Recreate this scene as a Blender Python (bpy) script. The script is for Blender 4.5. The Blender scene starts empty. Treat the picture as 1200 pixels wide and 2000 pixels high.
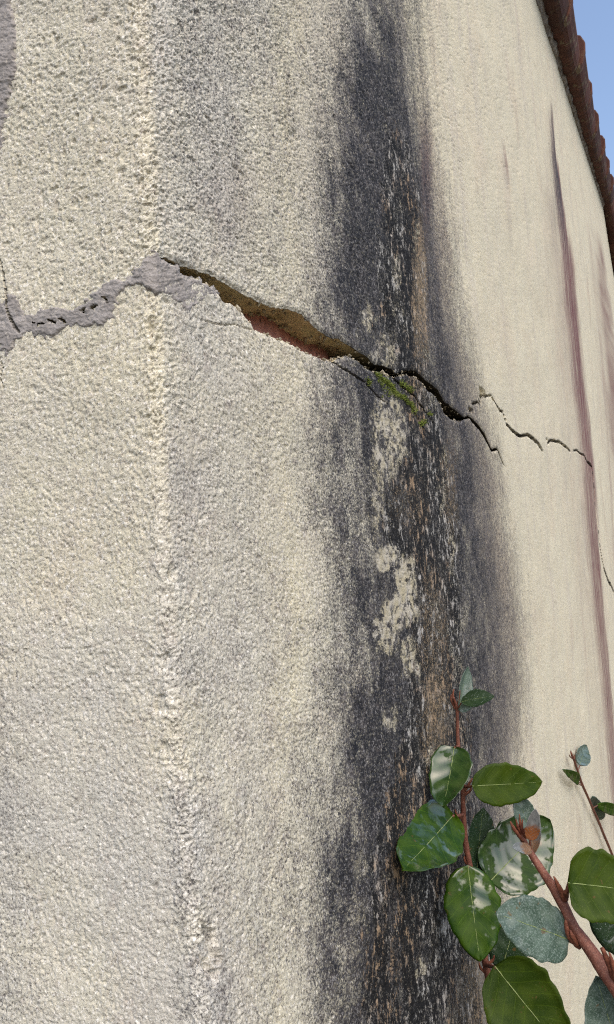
import bpy, bmesh, math, random
import numpy as np
from mathutils import Vector, Matrix

random.seed(7); rng = np.random.default_rng(7)
S = bpy.context.scene
COL = S.collection

# ------------------------------------------------------------------ camera
FPX = 1500.0                                   # focal length in pixels of the 1200x2000 photograph
PITCH, ROLL = math.radians(3.5), math.radians(4.2)
O = np.array([0.0, 0.0, 1.75])
FW = np.array([0, math.cos(PITCH), math.sin(PITCH)])
_U0 = np.array([0, -math.sin(PITCH), math.cos(PITCH)]); _R0 = np.array([1.0, 0, 0])
RT = math.cos(ROLL) * _R0 - math.sin(ROLL) * _U0
UP = math.sin(ROLL) * _R0 + math.cos(ROLL) * _U0
cam = bpy.data.cameras.new('camera'); camo = bpy.data.objects.new('camera', cam); COL.objects.link(camo)
camo.matrix_world = Matrix(((RT[0], UP[0], -FW[0], O[0]), (RT[1], UP[1], -FW[1], O[1]), (RT[2], UP[2], -FW[2], O[2]), (0, 0, 0, 1)))
cam.sensor_fit = 'VERTICAL'; cam.sensor_height = 36; cam.lens = 36 * FPX / 2000
cam.clip_start = 0.01; cam.clip_end = 3000
S.camera = camo

# ------------------------------------------------------------------ sky, sun, exposure
SUN_EL, SUN_DIR = math.radians(52), np.array([0.34, -0.94])      # horizontal direction towards the sun
SUN_DIR = SUN_DIR / np.linalg.norm(SUN_DIR)
W = bpy.data.worlds.new('World'); S.world = W; W.use_nodes = True
nt = W.node_tree
sky = nt.nodes.new('ShaderNodeTexSky'); sky.sky_type = 'NISHITA'; sky.sun_disc = False
sky.sun_elevation = SUN_EL; sky.sun_rotation = math.atan2(SUN_DIR[0], SUN_DIR[1])
sky.air_density = 1.0; sky.dust_density = 3.2; sky.ozone_density = 0.8
nt.links.new(sky.outputs[0], nt.nodes['Background'].inputs[0]); nt.nodes['Background'].inputs[1].default_value = 0.15
sl = bpy.data.lights.new('sun', 'SUN'); so = bpy.data.objects.new('sun', sl); COL.objects.link(so)
sl.energy = 0.85; sl.angle = math.radians(75); sl.color = (1.0, 0.95, 0.87)
so.rotation_euler = Vector((-SUN_DIR[0] * math.cos(SUN_EL), -SUN_DIR[1] * math.cos(SUN_EL), -math.sin(SUN_EL))).to_track_quat('-Z', 'Y').to_euler()
S.cycles.filter_width = 1.15; S.cycles.use_denoising = False
S.view_settings.view_transform = 'Standard'; S.view_settings.look = 'None'
S.view_settings.exposure = 0.84; S.view_settings.gamma = 1.0; S.view_settings.use_curve_mapping = False

# ------------------------------------------------------------------ wall survey: where the two faces of the corner stand
TH = math.radians(25.15)
D = np.array([math.sin(TH), math.cos(TH), 0]); N = np.array([math.cos(TH), -math.sin(TH), 0])   # along / out of the gable wall
L = -N; NL = -D                                                                                  # along / out of the end wall

def ray(x, y): return FW + (x - 600) / FPX * RT - (y - 1000) / FPX * UP
_q = ray(300, 550); C = O + _q * (0.45 / _q.dot(FW)); C[2] = 0.0
def at(x, y, d):
    return O + ray(x, y) * d
def wz_r(x, y, off=0.0):
    q = ray(x, y); t = ((C - O).dot(N) + off) / q.dot(N); P = O + q * t
    return (P - C).dot(D), P[2]
def wz_l(x, y):
    q = ray(x, y); t = ((C - O).dot(NL)) / q.dot(NL); P = O + q * t
    return -(P - C).dot(L), P[2]
def wz(x, y):
    w, z = wz_r(x, y)
    return (w, z) if w >= 0 else wz_l(x, y)
def chart(P):
    v = P - O; d = v @ FW
    return 600 + FPX * (v @ RT) / d, 1000 - FPX * (v @ UP) / d

# ------------------------------------------------------------------ numpy noise
_perm = rng.permutation(4096).astype(np.int64)
_val = rng.random(4096).astype(np.float32)
def _h(i, j, s): return _val[_perm[(_perm[(i + s * 131) & 4095] + j) & 4095]]
def vnoise(x, y, s=0):
    xi = np.floor(x); yi = np.floor(y); fx = (x - xi).astype(np.float32); fy = (y - yi).astype(np.float32)
    xi = xi.astype(np.int64); yi = yi.astype(np.int64)
    ux = fx * fx * fx * (fx * (fx * 6 - 15) + 10); uy = fy * fy * fy * (fy * (fy * 6 - 15) + 10)
    a = _h(xi, yi, s); b = _h(xi + 1, yi, s); c = _h(xi, yi + 1, s); d = _h(xi + 1, yi + 1, s)
    return (a + (b - a) * ux) * (1 - uy) + (c + (d - c) * ux) * uy
def fbm(x, y, s=0, o=3):
    t = 0; a = 0.5; n = 0
    for k in range(o):
        t = t + a * vnoise(x * 2 ** k + 17.3 * k, y * 2 ** k + 9.1 * k, s + k); n += a; a *= 0.5
    return t / n
def worley(x, y, s=0):
    xi = np.floor(x).astype(np.int64); yi = np.floor(y).astype(np.int64)
    best = np.full(x.shape, 9.0, np.float32)
    for dx in (-1, 0, 1):
        for dy in (-1, 0, 1):
            cx = xi + dx; cy = yi + dy
            px = cx + _h(cx, cy, s); py = cy + _h(cx, cy, s + 5)
            np.minimum(best, ((x - px) ** 2 + (y - py) ** 2).astype(np.float32), out=best)
    return np.sqrt(best)
def ss(a, b, x):
    t = np.clip((x - a) / (b - a), 0, 1); return t * t * (3 - 2 * t)
def ell(X, Y, cx, cy, rx, ry, soft=0.4):
    return 1 - ss(1 - soft, 1 + soft, np.sqrt(((X - cx) / rx) ** 2 + ((Y - cy) / ry) ** 2))
def seg_dist(x, y, pts):
    """distance to a polyline and the position along it in point numbers"""
    best = np.full(x.shape, 1e9); pos = np.zeros(x.shape)
    for k in range(len(pts) - 1):
        ax, ay = pts[k]; bx, by = pts[k + 1]; dx, dy = bx - ax, by - ay; l2 = dx * dx + dy * dy + 1e-12
        t = np.clip(((x - ax) * dx + (y - ay) * dy) / l2, 0, 1)
        d = np.hypot(x - ax - t * dx, y - ay - t * dy); m = d < best
        best = np.where(m, d, best); pos = np.where(m, k + t, pos)
    return best, pos
def poly_sd(x, y, pts):
    """signed distance to a closed polygon, positive inside"""
    ins = np.zeros(x.shape, bool); n = len(pts)
    for k in range(n):
        ax, ay = pts[k]; bx, by = pts[(k + 1) % n]
        c = (ay > y) != (by > y)
        ins ^= c & (x < (bx - ax) * (y - ay) / ((by - ay) if by != ay else 1e-9) + ax)
    d, _ = seg_dist(x, y, list(pts) + [pts[0]])
    return np.where(ins, d, -d)

# ------------------------------------------------------------------ node helpers
def new_mat(name):
    m = bpy.data.materials.new(name); m.use_nodes = True
    t = m.node_tree; return m, t, t.nodes['Principled BSDF']
def nd(t, typ, **kw):
    n = t.nodes.new(typ)
    for k, v in kw.items():
        if k.startswith('i_'): n.inputs[k[2:].replace('_', ' ')].default_value = v
        else: setattr(n, k, v)
    return n
def noise(t, vec, scale, detail=3, rough=0.55):
    n = nd(t, 'ShaderNodeTexNoise'); n.inputs['Scale'].default_value = scale; n.inputs['Detail'].default_value = detail
    n.inputs['Roughness'].default_value = rough
    if vec is not None: t.links.new(vec, n.inputs['Vector'])
    return n.outputs['Fac']
def math_(t, op, a, b=0.0, c=None, clamp=False):
    n = nd(t, 'ShaderNodeMath', operation=op, use_clamp=clamp)
    for i, v in enumerate((a, b, c)):
        if v is None: continue
        if hasattr(v, 'links'): t.links.new(v, n.inputs[i])
        else: n.inputs[i].default_value = v
    return n.outputs[0]
def rng_(t, v, a, b, c=0.0, d=1.0, smooth=True):
    n = nd(t, 'ShaderNodeMapRange', interpolation_type='SMOOTHSTEP' if smooth else 'LINEAR')
    t.links.new(v, n.inputs[0])
    for i, q in enumerate((a, b, c, d)): n.inputs[i + 1].default_value = q
    return n.outputs[0]
def mix(t, f, a, b, mode='MIX'):
    n = nd(t, 'ShaderNodeMix', data_type='RGBA', blend_type=mode)
    if hasattr(f, 'links'): t.links.new(f, n.inputs[0])
    else: n.inputs[0].default_value = f
    for v, i in ((a, 6), (b, 7)):
        if hasattr(v, 'links'): t.links.new(v, n.inputs[i])
        else: n.inputs[i].default_value = (*v, 1)
    return n.outputs[2]
def bump(t, bsdf, h, strength, dist):
    b = nd(t, 'ShaderNodeBump'); b.inputs['Strength'].default_value = strength; b.inputs['Distance'].default_value = dist
    t.links.new(h, b.inputs['Height']); t.links.new(b.outputs[0], bsdf.inputs['Normal'])
def objco(t): return nd(t, 'ShaderNodeTexCoord').outputs['Object']
def stretch(t, vec, sc):
    m = nd(t, 'ShaderNodeMapping'); m.inputs['Scale'].default_value = sc; t.links.new(vec, m.inputs['Vector']); return m.outputs[0]

# render (roughcast) material: colour, sand specks and weathering, driven by the stain and painted-shade masks stored on the wall
def mat_render():
    m, t, b = new_mat('weathered_render'); co = objco(t)
    A = nd(t, 'ShaderNodeAttribute', attribute_name='stain_shade_a'); B = nd(t, 'ShaderNodeAttribute', attribute_name='stain_b')
    sa = nd(t, 'ShaderNodeSeparateColor'); sb = nd(t, 'ShaderNodeSeparateColor')
    t.links.new(A.outputs['Color'], sa.inputs[0]); t.links.new(B.outputs['Color'], sb.inputs[0])
    grey, black, lich, purp = sa.outputs[0], sa.outputs[1], sa.outputs[2], A.outputs['Alpha']
    olive, dust, brown, yel = sb.outputs[0], sb.outputs[1], sb.outputs[2], B.outputs['Alpha']
    def cn(v, k): return math_(t, 'MULTIPLY', math_(t, 'SUBTRACT', v, 0.5), k)
    def add(*v):
        r = v[0]
        for q in v[1:]: r = math_(t, 'ADD', r, q)
        return r
    fine = noise(t, co, 540, 3, 0.75); mid = noise(t, co, 170, 4, 0.8); patch = noise(t, co, 14, 4, 0.6)
    coarse = noise(t, co, 60, 5, 0.75); sand = noise(t, stretch(t, co, (1.1, 1.1, 1.0)), 380, 3, 0.8)
    streak = noise(t, stretch(t, co, (1, 1, 0.12)), 95, 4, 0.7)
    c = mix(t, rng_(t, patch, 0.35, 0.68), (0.63, 0.585, 0.425), (0.655, 0.595, 0.425))
    c = mix(t, rng_(t, noise(t, stretch(t, co, (1, 1, 0.13)), 16, 5, 0.65), 0.48, 0.70, 0, 0.5), c, (0.46, 0.405, 0.345))
    c = mix(t, rng_(t, noise(t, co, 5, 3, 0.6), 0.5, 0.68, 0, 0.4), c, (0.60, 0.50, 0.36))
    c = mix(t, math_(t, 'MULTIPLY', yel, 0.8), c, (0.56, 0.515, 0.375))
    c = mix(t, dust, c, (0.53, 0.51, 0.455))
    c = mix(t, math_(t, 'MULTIPLY', rng_(t, coarse, 0.52, 0.7), 0.4), c, (0.42, 0.36, 0.32))
    c = mix(t, rng_(t, mid, 0.54, 0.66, 0, 0.5), c, (0.33, 0.29, 0.25))
    c = mix(t, rng_(t, fine, 0.53, 0.66, 0, 0.82), c, (0.17, 0.15, 0.135))            # dark sand grains
    c = mix(t, rng_(t, sand, 0.53, 0.64, 0, 0.75), c, (0.86, 0.82, 0.74))           # pale sand grains
    # purple algae runs
    f = math_(t, 'MULTIPLY', purp, rng_(t, add(streak, cn(fine, 0.8)), 0.2, 0.6, 0.65, 1.0))
    c = mix(t, f, c, (0.125, 0.034, 0.044))
    # grey soot / algae, with the painted lower-left shade in the same mask
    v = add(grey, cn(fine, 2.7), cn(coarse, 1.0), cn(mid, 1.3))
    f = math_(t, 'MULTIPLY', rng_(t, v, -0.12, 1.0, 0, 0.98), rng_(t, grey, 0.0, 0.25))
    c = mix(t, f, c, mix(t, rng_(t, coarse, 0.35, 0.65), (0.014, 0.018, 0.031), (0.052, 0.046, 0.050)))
    c = mix(t, math_(t, 'MULTIPLY', rng_(t, grey, 0.72, 1.0, 0, 0.75), rng_(t, mid, 0.36, 0.56)), c, (0.009, 0.010, 0.014))
    # black crust
    v = add(black, cn(mid, 3.2), cn(streak, 2.2), cn(fine, 2.6))
    f = math_(t, 'MULTIPLY', rng_(t, v, 0.2, 0.75), rng_(t, black, 0.0, 0.15))
    c = mix(t, f, c, (0.008, 0.008, 0.009))
    v = add(brown, cn(mid, 3.0), cn(fine, 2.6))
    f = math_(t, 'MULTIPLY', rng_(t, v, 0.45, 1.1, 0, 0.85), rng_(t, brown, 0.0, 0.2))
    c = mix(t, f, c, (0.36, 0.275, 0.175))
    # scattered pale grains showing through the dark run
    f = math_(t, 'MULTIPLY', rng_(t, add(sand, cn(coarse, 0.5)), 0.56, 0.66, 0, 0.75), math_(t, 'MULTIPLY', grey, math_(t, 'SUBTRACT', 0.62, math_(t, 'MULTIPLY', black, 0.55), None, True)))
    c = mix(t, f, c, (0.46, 0.45, 0.44))
    fleck = noise(t, stretch(t, co, (1, 1, 0.45)), 150, 5, 0.8)
    f = math_(t, 'MULTIPLY', rng_(t, add(fleck, cn(coarse, 0.7)), 0.545, 0.64, 0, 0.9), rng_(t, black, 0.05, 0.5))
    c = mix(t, f, c, mix(t, rng_(t, patch, 0.42, 0.58), (0.36, 0.255, 0.16), (0.47, 0.455, 0.42)))
    # pale lichen crust with black dots
    v = add(lich, cn(mid, 2.2), cn(fine, 3.0))
    f = math_(t, 'MULTIPLY', rng_(t, v, 0.25, 0.75, 0, 0.92), rng_(t, lich, 0.0, 0.35))
    c = mix(t, f, c, mix(t, rng_(t, coarse, 0.4, 0.6), (0.47, 0.42, 0.29), (0.50, 0.465, 0.385)))
    # broken mortar inside the crack
    c = mix(t, olive, c, mix(t, rng_(t, coarse, 0.35, 0.65), (0.44, 0.37, 0.21), (0.56, 0.47, 0.30)))
    cav = nd(t, 'ShaderNodeAttribute', attribute_name='crack_shade').outputs['Fac']
    c = mix(t, math_(t, 'MULTIPLY', cav, 0.95), c, (0.035, 0.031, 0.024))                    # deep shade of the cracks, painted in near-black
    t.links.new(c, b.inputs['Base Color']); b.inputs['Roughness'].default_value = 0.92
    b.inputs['Specular IOR Level'].default_value = 0.25
    h = math_(t, 'ADD', noise(t, co, 420, 3, 0.75), math_(t, 'MULTIPLY', fine, -0.6))
    h = math_(t, 'ADD', h, math_(t, 'MULTIPLY', noise(t, co, 190, 3, 0.7), 0.45))
    bump(t, b, h, 0.75, 0.0012)
    return m
def mat_simple(name, c1, c2, scale, rough=0.85, bs=0.4, bd=0.002, bscale=None, spec=0.3, c3=None, s3=30, vary=0.0):
    m, t, b = new_mat(name); co = objco(t)
    c = mix(t, rng_(t, noise(t, co, scale, 4, 0.6), 0.35, 0.65), c1, c2)
    if c3: c = mix(t, rng_(t, noise(t, co, s3, 4, 0.7), 0.55, 0.68), c, c3)
    oi = nd(t, 'ShaderNodeObjectInfo').outputs['Random']
    if vary: c = mix(t, math_(t, 'MULTIPLY', oi, vary), c, (0.03, 0.02, 0.018))
    t.links.new(c, b.inputs['Base Color']); b.inputs['Roughness'].default_value = rough
    b.inputs['Specular IOR Level'].default_value = spec
    bump(t, b, noise(t, co, bscale or scale * 3, 4, 0.6), bs, bd)
    return m
def m4_pre(t, co, oi):
    m = nd(t, 'ShaderNodeMapping'); t.links.new(co, m.inputs['Vector']); cb = nd(t, 'ShaderNodeCombineXYZ')
    t.links.new(math_(t, 'MULTIPLY', oi, 11.0), cb.inputs[1]); t.links.new(cb.outputs[0], m.inputs['Location']); return m.outputs[0]
def mat_leaf(name, green, green2, wet, film, speck=0.0, speck_col=(0.4, 0.45, 0.42), base=None):
    """wet: share of the blade under a smooth water film; film: strength of the film's reflection"""
    m, t, b = new_mat(name); uv = nd(t, 'ShaderNodeTexCoord').outputs['UV']; co = objco(t)
    oi = nd(t, 'ShaderNodeObjectInfo').outputs['Random']
    sep = nd(t, 'ShaderNodeSeparateXYZ'); t.links.new(uv, sep.inputs[0])
    c = mix(t, rng_(t, noise(t, co, 60, 3), 0.35, 0.65), green, green2)
    if base: c = mix(t, rng_(t, math_(t, 'ADD', sep.outputs[1], math_(t, 'MULTIPLY', math_(t, 'SUBTRACT', noise(t, co, 150, 3), 0.5), 0.8)), 0.35, 0.62), base, c)
    # side veins
    off = math_(t, 'MULTIPLY', math_(t, 'ABSOLUTE', math_(t, 'SUBTRACT', sep.outputs[0], 0.5)), 0.55)
    vy = math_(t, 'SUBTRACT', sep.outputs[1], off)
    vein = math_(t, 'ABSOLUTE', math_(t, 'SUBTRACT', math_(t, 'FRACT', math_(t, 'MULTIPLY', vy, 8.0)), 0.5))
    vf = rng_(t, math_(t, 'ADD', vein, math_(t, 'MULTIPLY', math_(t, 'SUBTRACT', noise(t, co, 200, 2), 0.5), 0.12)), 0.0, 0.07, 1.0, 0.0)
    c = mix(t, math_(t, 'MULTIPLY', vf, 0.4), c, tuple(q * 1.7 for q in green2))
    if speck > 0:
        c = mix(t, rng_(t, noise(t, co, 900, 2, 0.7), 0.62 - speck * 0.25, 0.74 - speck * 0.12, 0, min(1, 0.35 + speck)), c, speck_col)
    c = mix(t, rng_(t, noise(t, m4_pre(t, co, oi), 120, 3, 0.6), 0.66, 0.72, 0, 0.7), c, (0.10, 0.06, 0.02))
    t.links.new(c, b.inputs['Base Color'])
    m4 = nd(t, 'ShaderNodeMapping'); t.links.new(co, m4.inputs['Vector'])
    cb = nd(t, 'ShaderNodeCombineXYZ'); t.links.new(math_(t, 'MULTIPLY', oi, 37.0), cb.inputs[0]); t.links.new(cb.outputs[0], m4.inputs['Location'])
    wn = math_(t, 'ADD', noise(t, m4.outputs[0], 30, 4, 0.6), math_(t, 'MULTIPLY', math_(t, 'SUBTRACT', vein, 0.25), 0.07))
    wf = rng_(t, wn, 1 - wet - 0.02, 1 - wet + 0.035)
    t.links.new(rng_(t, wf, 0, 1, 0.5, 0.3, False), b.inputs['Roughness'])
    t.links.new(math_(t, 'MULTIPLY', wf, film), b.inputs['Coat Weight']); b.inputs['Coat Roughness'].default_value = 0.16; b.inputs['Coat IOR'].default_value = 1.62
    b.inputs['Specular IOR Level'].default_value = 0.12
    b.inputs['Subsurface Weight'].default_value = 0.0
    h = math_(t, 'ADD', math_(t, 'MULTIPLY', vf, -0.5), math_(t, 'MULTIPLY', noise(t, co, 260, 2), math_(t, 'SUBTRACT', 1.05, wf)))
    bump(t, b, h, 0.3, 0.0005)
    return m
M = {
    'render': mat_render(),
    'mortar': mat_simple('repair_mortar', (0.245, 0.225, 0.21), (0.335, 0.31, 0.29), 90, 0.95, 0.7, 0.0014, 420, 0.2, (0.42, 0.385, 0.34), 260),
    'brick': mat_simple('fired_brick', (0.38, 0.17, 0.145), (0.48, 0.24, 0.20), 120, 0.95, 0.5, 0.002, 300, 0.15, (0.10, 0.06, 0.05), 160),
    'crumb': mat_simple('crumbled_mortar', (0.28, 0.24, 0.16), (0.42, 0.37, 0.28), 200, 0.95),
    'core': mat_simple('old_masonry', (0.16, 0.13, 0.09), (0.22, 0.18, 0.12), 40, 0.95),
    'tile': mat_simple('clay_tile', (0.075, 0.034, 0.027), (0.14, 0.060, 0.044), 9, 0.9, 0.5, 0.004, 70, 0.2, (0.20, 0.16, 0.10), 22, 0.6),
    'verge': mat_simple('verge_mortar', (0.22, 0.20, 0.19), (0.36, 0.33, 0.30), 30, 0.95, 0.6, 0.006, 60),
    'dark_metal': mat_simple('black_flashing', (0.02, 0.022, 0.028), (0.03, 0.032, 0.04), 20, 0.35, 0.2, 0.002, 50, 0.5),
    'zinc': mat_simple('zinc', (0.6, 0.62, 0.64), (0.7, 0.72, 0.74), 20, 0.3),
    'soil': mat_simple('soil', (0.06, 0.045, 0.03), (0.10, 0.08, 0.05), 3, 0.95, 0.6, 0.03, 12, 0.2, (0.06, 0.09, 0.03), 1.2),
    'bark': mat_simple('red_bark', (0.115, 0.038, 0.024), (0.19, 0.068, 0.042), 160, 0.6, 0.5, 0.0012, 500, 0.4, (0.30, 0.17, 0.12), 900),
    'bud': mat_simple('rusty_bud', (0.11, 0.034, 0.02), (0.20, 0.07, 0.038), 300, 0.6, 0.4, 0.001, 700),
    'moss': mat_simple('moss_green', (0.10, 0.14, 0.025), (0.20, 0.24, 0.05), 200, 0.95),
    'rib': mat_simple('pale_rib', (0.17, 0.22, 0.07), (0.24, 0.29, 0.11), 100, 0.5),
    'leaf_wet': mat_leaf('wet_leaf', (0.013, 0.040, 0.002), (0.032, 0.066, 0.003), 0.47, 0.8),
    'leaf_gloss': mat_leaf('rain_wet_leaf', (0.012, 0.034, 0.006), (0.028, 0.056, 0.010), 0.55, 0.85),
    'leaf_dry': mat_leaf('matt_leaf', (0.020, 0.040, 0.002), (0.034, 0.057, 0.003), 0.25, 0.35, 0.15, (0.09, 0.11, 0.035)),
    'leaf_dark': mat_leaf('dark_leaf', (0.012, 0.028, 0.011), (0.02, 0.04, 0.015), 0.42, 0.8, 0.1),  # darker, bluer green blade
    'leaf_grey': mat_leaf('scaly_leaf', (0.035, 0.06, 0.042), (0.075, 0.11, 0.085), 0.55, 0.35, 0.55, (0.15, 0.19, 0.165)),
    'leaf_silver': mat_leaf('silver_leaf', (0.11, 0.125, 0.13), (0.18, 0.195, 0.195), 0.3, 0.2, 0.35, (0.06, 0.07, 0.07), (0.16, 0.09, 0.05)),
    'leaf_rust': mat_leaf('young_leaf', (0.11, 0.115, 0.11), (0.19, 0.19, 0.18), 0.3, 0.2, 0.4, (0.07, 0.07, 0.065), (0.19, 0.065, 0.02)),
}

# ------------------------------------------------------------------ object helpers
def tag(o, label=None, cat=None, group=None, kind=None):
    for k, v in (('label', label), ('category', cat), ('group', group), ('kind', kind)):
        if v: o[k] = v
    return o
def empty(name, loc=(0, 0, 0)):
    o = bpy.data.objects.new(name, None); COL.objects.link(o); o.location = loc; o.empty_display_size = 0.05; return o
def link(name, me, mat, parent=None):
    o = bpy.data.objects.new(name, me); COL.objects.link(o)
    if mat: me.materials.append(M[mat] if isinstance(mat, str) else mat)
    if parent:
        o.parent = parent; o.matrix_parent_inverse = Matrix.Translation(-Vector(world_loc(parent)))
    return o
def world_loc(o):
    v = Vector(o.location)
    while o.parent: v += Vector(o.matrix_parent_inverse.translation); o = o.parent; v += Vector(o.location)
    return v
def mesh_np(name, V, Fq, smooth=True):
    me = bpy.data.meshes.new(name); V = np.ascontiguousarray(V, np.float32); Fq = np.ascontiguousarray(Fq, np.int32)
    me.vertices.add(len(V)); me.vertices.foreach_set('co', V.ravel())
    k = Fq.shape[1]
    me.loops.add(Fq.size); me.loops.foreach_set('vertex_index', Fq.ravel())
    me.polygons.add(len(Fq)); me.polygons.foreach_set('loop_start', np.arange(0, Fq.size, k, dtype=np.int32))
    me.polygons.foreach_set('use_smooth', np.full(len(Fq), smooth))
    me.update(calc_edges=True)
    return me
def grid_faces(nr, nc, base=0, keep=None):
    i = np.arange(nr * nc).reshape(nr, nc) + base
    q = np.stack([i[:-1, :-1], i[:-1, 1:], i[1:, 1:], i[1:, :-1]], -1).reshape(-1, 4)
    return q if keep is None else q[keep.reshape(-1)]
def mesh_py(name, V, Fs, smooth=False):
    me = bpy.data.meshes.new(name); me.from_pydata([tuple(v) for v in V], [], Fs); me.update()
    if smooth: me.polygons.foreach_set('use_smooth', [True] * len(me.polygons))
    return me

# ------------------------------------------------------------------ setting: ground
def ground():
    n = 41; s = np.sign(np.linspace(-1, 1, n)) * np.abs(np.linspace(-1, 1, n)) ** 3 * 1500
    X, Y = np.meshgrid(s, s); Z = (fbm(X * 0.7 + 50, Y * 0.7 + 50, 3) - 0.5) * 0.06 - 0.03
    o = link('ground', mesh_np('ground', np.stack([X, Y, Z], -1).reshape(-1, 3), grid_faces(n, n)), 'soil')
    tag(o, kind='structure')
ground()

# ------------------------------------------------------------------ the house
RC = 0.008
W_APEX, Z_APEX, Z_EAVE = 6.42, 4.50, 3.22
def z_roof(w):
    w = np.asarray(w, float)
    return np.where(w < 0, Z_EAVE, np.where(w < W_APEX, Z_EAVE + (Z_APEX - Z_EAVE) * w / W_APEX, Z_APEX - (w - W_APEX) * 0.34))
W_END = 10.0
corner_y = [0, 290, 550, 1000, 1440, 1700, 1925, 2100]
corner_dx = [8, 4, 0, -10, -9, 1, 10, 14]

def base_point(w, z):
    """point on the smooth wall surface and its outward normal; w runs round the corner, negative on the end wall"""
    w = np.asarray(w, float); sh = np.broadcast_shapes(w.shape, np.shape(z)); w = np.broadcast_to(w, sh); z = np.broadcast_to(z, sh)
    ph = np.clip((w / RC + 1) / 2, 0, 1) * math.pi / 2
    n = np.cos(ph)[..., None] * NL + np.sin(ph)[..., None] * N
    cen = C + (D + L) * RC
    P = cen + RC * n + np.maximum(w - RC, 0)[..., None] * D + np.maximum(-w - RC, 0)[..., None] * L
    P[..., 2] = z
    return P, n

# crack outline, surveyed along the wall: (x, upper lip, lower lip)
CR_U = [(302,504),(323,502),(336,510),(351,517),(371,523),(388,528),(401,536),(414,536),(432,547),(442,551),(460,562),(479,573),(499,582),(518,591),(543,600),(565,605),(587,611),(600,623),(617,638),(634,651),(652,660),(665,661),(684,673),(706,687),(723,699),(736,712),(752,713),(769,720),(780,729),(793,723),(813,724),(826,736),(839,749),(856,762),(869,784),(884,795),(897,806),(908,816),(915,812),(925,819),(938,834),(949,851),(961,878),(971,875),(980,894),(986,911)]
CR_L = [(302,511),(323,512),(338,517),(347,528),(356,535),(364,547),(375,542),(390,545),(401,553),(414,562),(429,573),(442,588),(460,594),(481,614),(492,627),(503,644),(522,650),(543,659),(565,668),(591,683),(617,694),(639,703),(654,706),(665,699),(684,694),(704,705),(717,718),(734,727),(743,724),(758,732),(774,737),(787,734),(797,732),(815,738),(826,747),(834,760),(849,771),(862,788),(871,808),(884,818),(901,824),(908,819),(917,817),(927,829),(940,846),(951,863),(961,883),(971,879),(980,898),(986,912)]
CR_LEFT_U = [(-60,652),(0,654),(40,650),(62,632),(66,629),(87,630),(91,631),(96,622),(111,628),(115,628),(119,620),(132,627),(140,623),(160,609),(164,605),(170,607),(180,600),(198,593),(202,590),(207,580),(214,586),(240,560),(265,541),(285,520)]
CR_LEFT_L = [(-60,653),(0,655),(40,651),(62,633),(66,633),(87,634),(91,632),(96,628),(111,633),(115,629),(119,627),(132,632),(140,624),(160,610),(164,612),(170,611),(180,605),(198,599),(202,591),(207,586),(214,591),(240,561),(265,544),(285,522)]
def lip(pl, pr):
    a = [wz_l(*p) for p in pl] + [(max(0.001, wz_r(*p)[0]), wz_r(*p)[1]) for p in pr]
    a.sort(); w, z = zip(*a)
    w = (-9.0,) + w + (w[-1] + 0.2, 20.0); z = (z[0],) + z + (z[-1] - 0.02, z[-1] - 0.02)
    return np.array(w), np.array(z)
_uw, _uz = lip(CR_LEFT_U, CR_U); _lw, _lz = lip(CR_LEFT_L, CR_L)
def z_up(w):
    z = np.interp(w, _uw, _uz); return z
W_TIP = wz_r(986, 912)[0]
def z_lo(w):
    z = np.minimum(np.interp(w, _lw, _lz), z_up(w)); return np.where((np.asarray(w) > W_TIP - 0.004) | (np.asarray(w) < -0.15), z_up(w), z)

# thin cracks: points (x, y), half width in metres, depth
THIN = [
    ([(925,789),(933,785),(937,789),(939,775),(944,771),(950,773)], [0.0011]*6, 0.012),
    ([(950,773),(958,773),(967,787),(975,802),(985,805),(988,815),(992,828),(1003,842),(1013,850),(1022,852),(1030,849),(1038,854),(1048,864),(1055,874),(1060,882)],
     [.0009,.0009,.001,.0013,.0018,.0013,.002,.0024,.0026,.002,.002,.0028,.003,.003,.0018], 0.02),
    ([(1068,856),(1070,866),(1076,860),(1090,863),(1100,869),(1108,875),(1114,881)], [.001,.0015,.002,.0025,.0024,.002,.0015], 0.02),
    ([(1120,881),(1126,879),(1135,886),(1141,889),(1148,903),(1154,909),(1156,915),(1158,930),(1162,980),(1166,1020),(1172,1070),(1180,1110),(1190,1140),(1194,1142),(1200,1158),(1206,1200)],
     [.0015,.002,.002,.002,.003,.005,.0055,.0055,.0055,.0055,.0055,.006,.006,.006,.006,.006], 0.02),
    ([(401,627),(436,635),(460,633),(479,640),(503,645)], [.0003]*5, 0.0012),
    ([(654,707),(673,720),(695,733),(712,744),(735,770),(760,790)], [.0007,.0009,.0009,.0008,.0006,.0004], 0.006),
    ([(735,728),(760,750),(775,765),(800,785),(815,812),(830,840)], [.001,.0014,.0014,.0012,.001,.0006], 0.006),
    ([(774,738),(790,756),(806,768),(830,800),(850,830)], [.001,.0013,.0012,.0008,.0005], 0.005),
    ([(-40,440),(0,510),(4,522),(10,547),(15,575),(18,600),(25,622),(35,640),(45,652)], [.0002,.0003,.0003,.0003,.0005,.0006,.0009,.0010,.0006], 0.012),
    ([(5,700),(12,720),(8,740),(15,760)], [.0003]*4, 0.003),
]
_thin = [([wz(*p) for p in a], b, c) for a, b, c in THIN]
HOLE = wz(921, 801); CHIP = wz(944, 766)
DENTS = [((322,1378),0.0055,0.0022),((402,1862),0.012,0.005),((408,1900),0.006,0.003),((488,1580),0.005,0.0018),((338,1470),0.006,0.0018),((310,690),0.008,0.0022),((300,640),0.005,0.002),((330,1290),0.006,0.002),((345,1120),0.005,0.0018),((372,1740),0.006,0.002),((300,330),0.004,0.0015)]
_dents = [(wz(*p), r, d) for p, r, d in DENTS]

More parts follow.
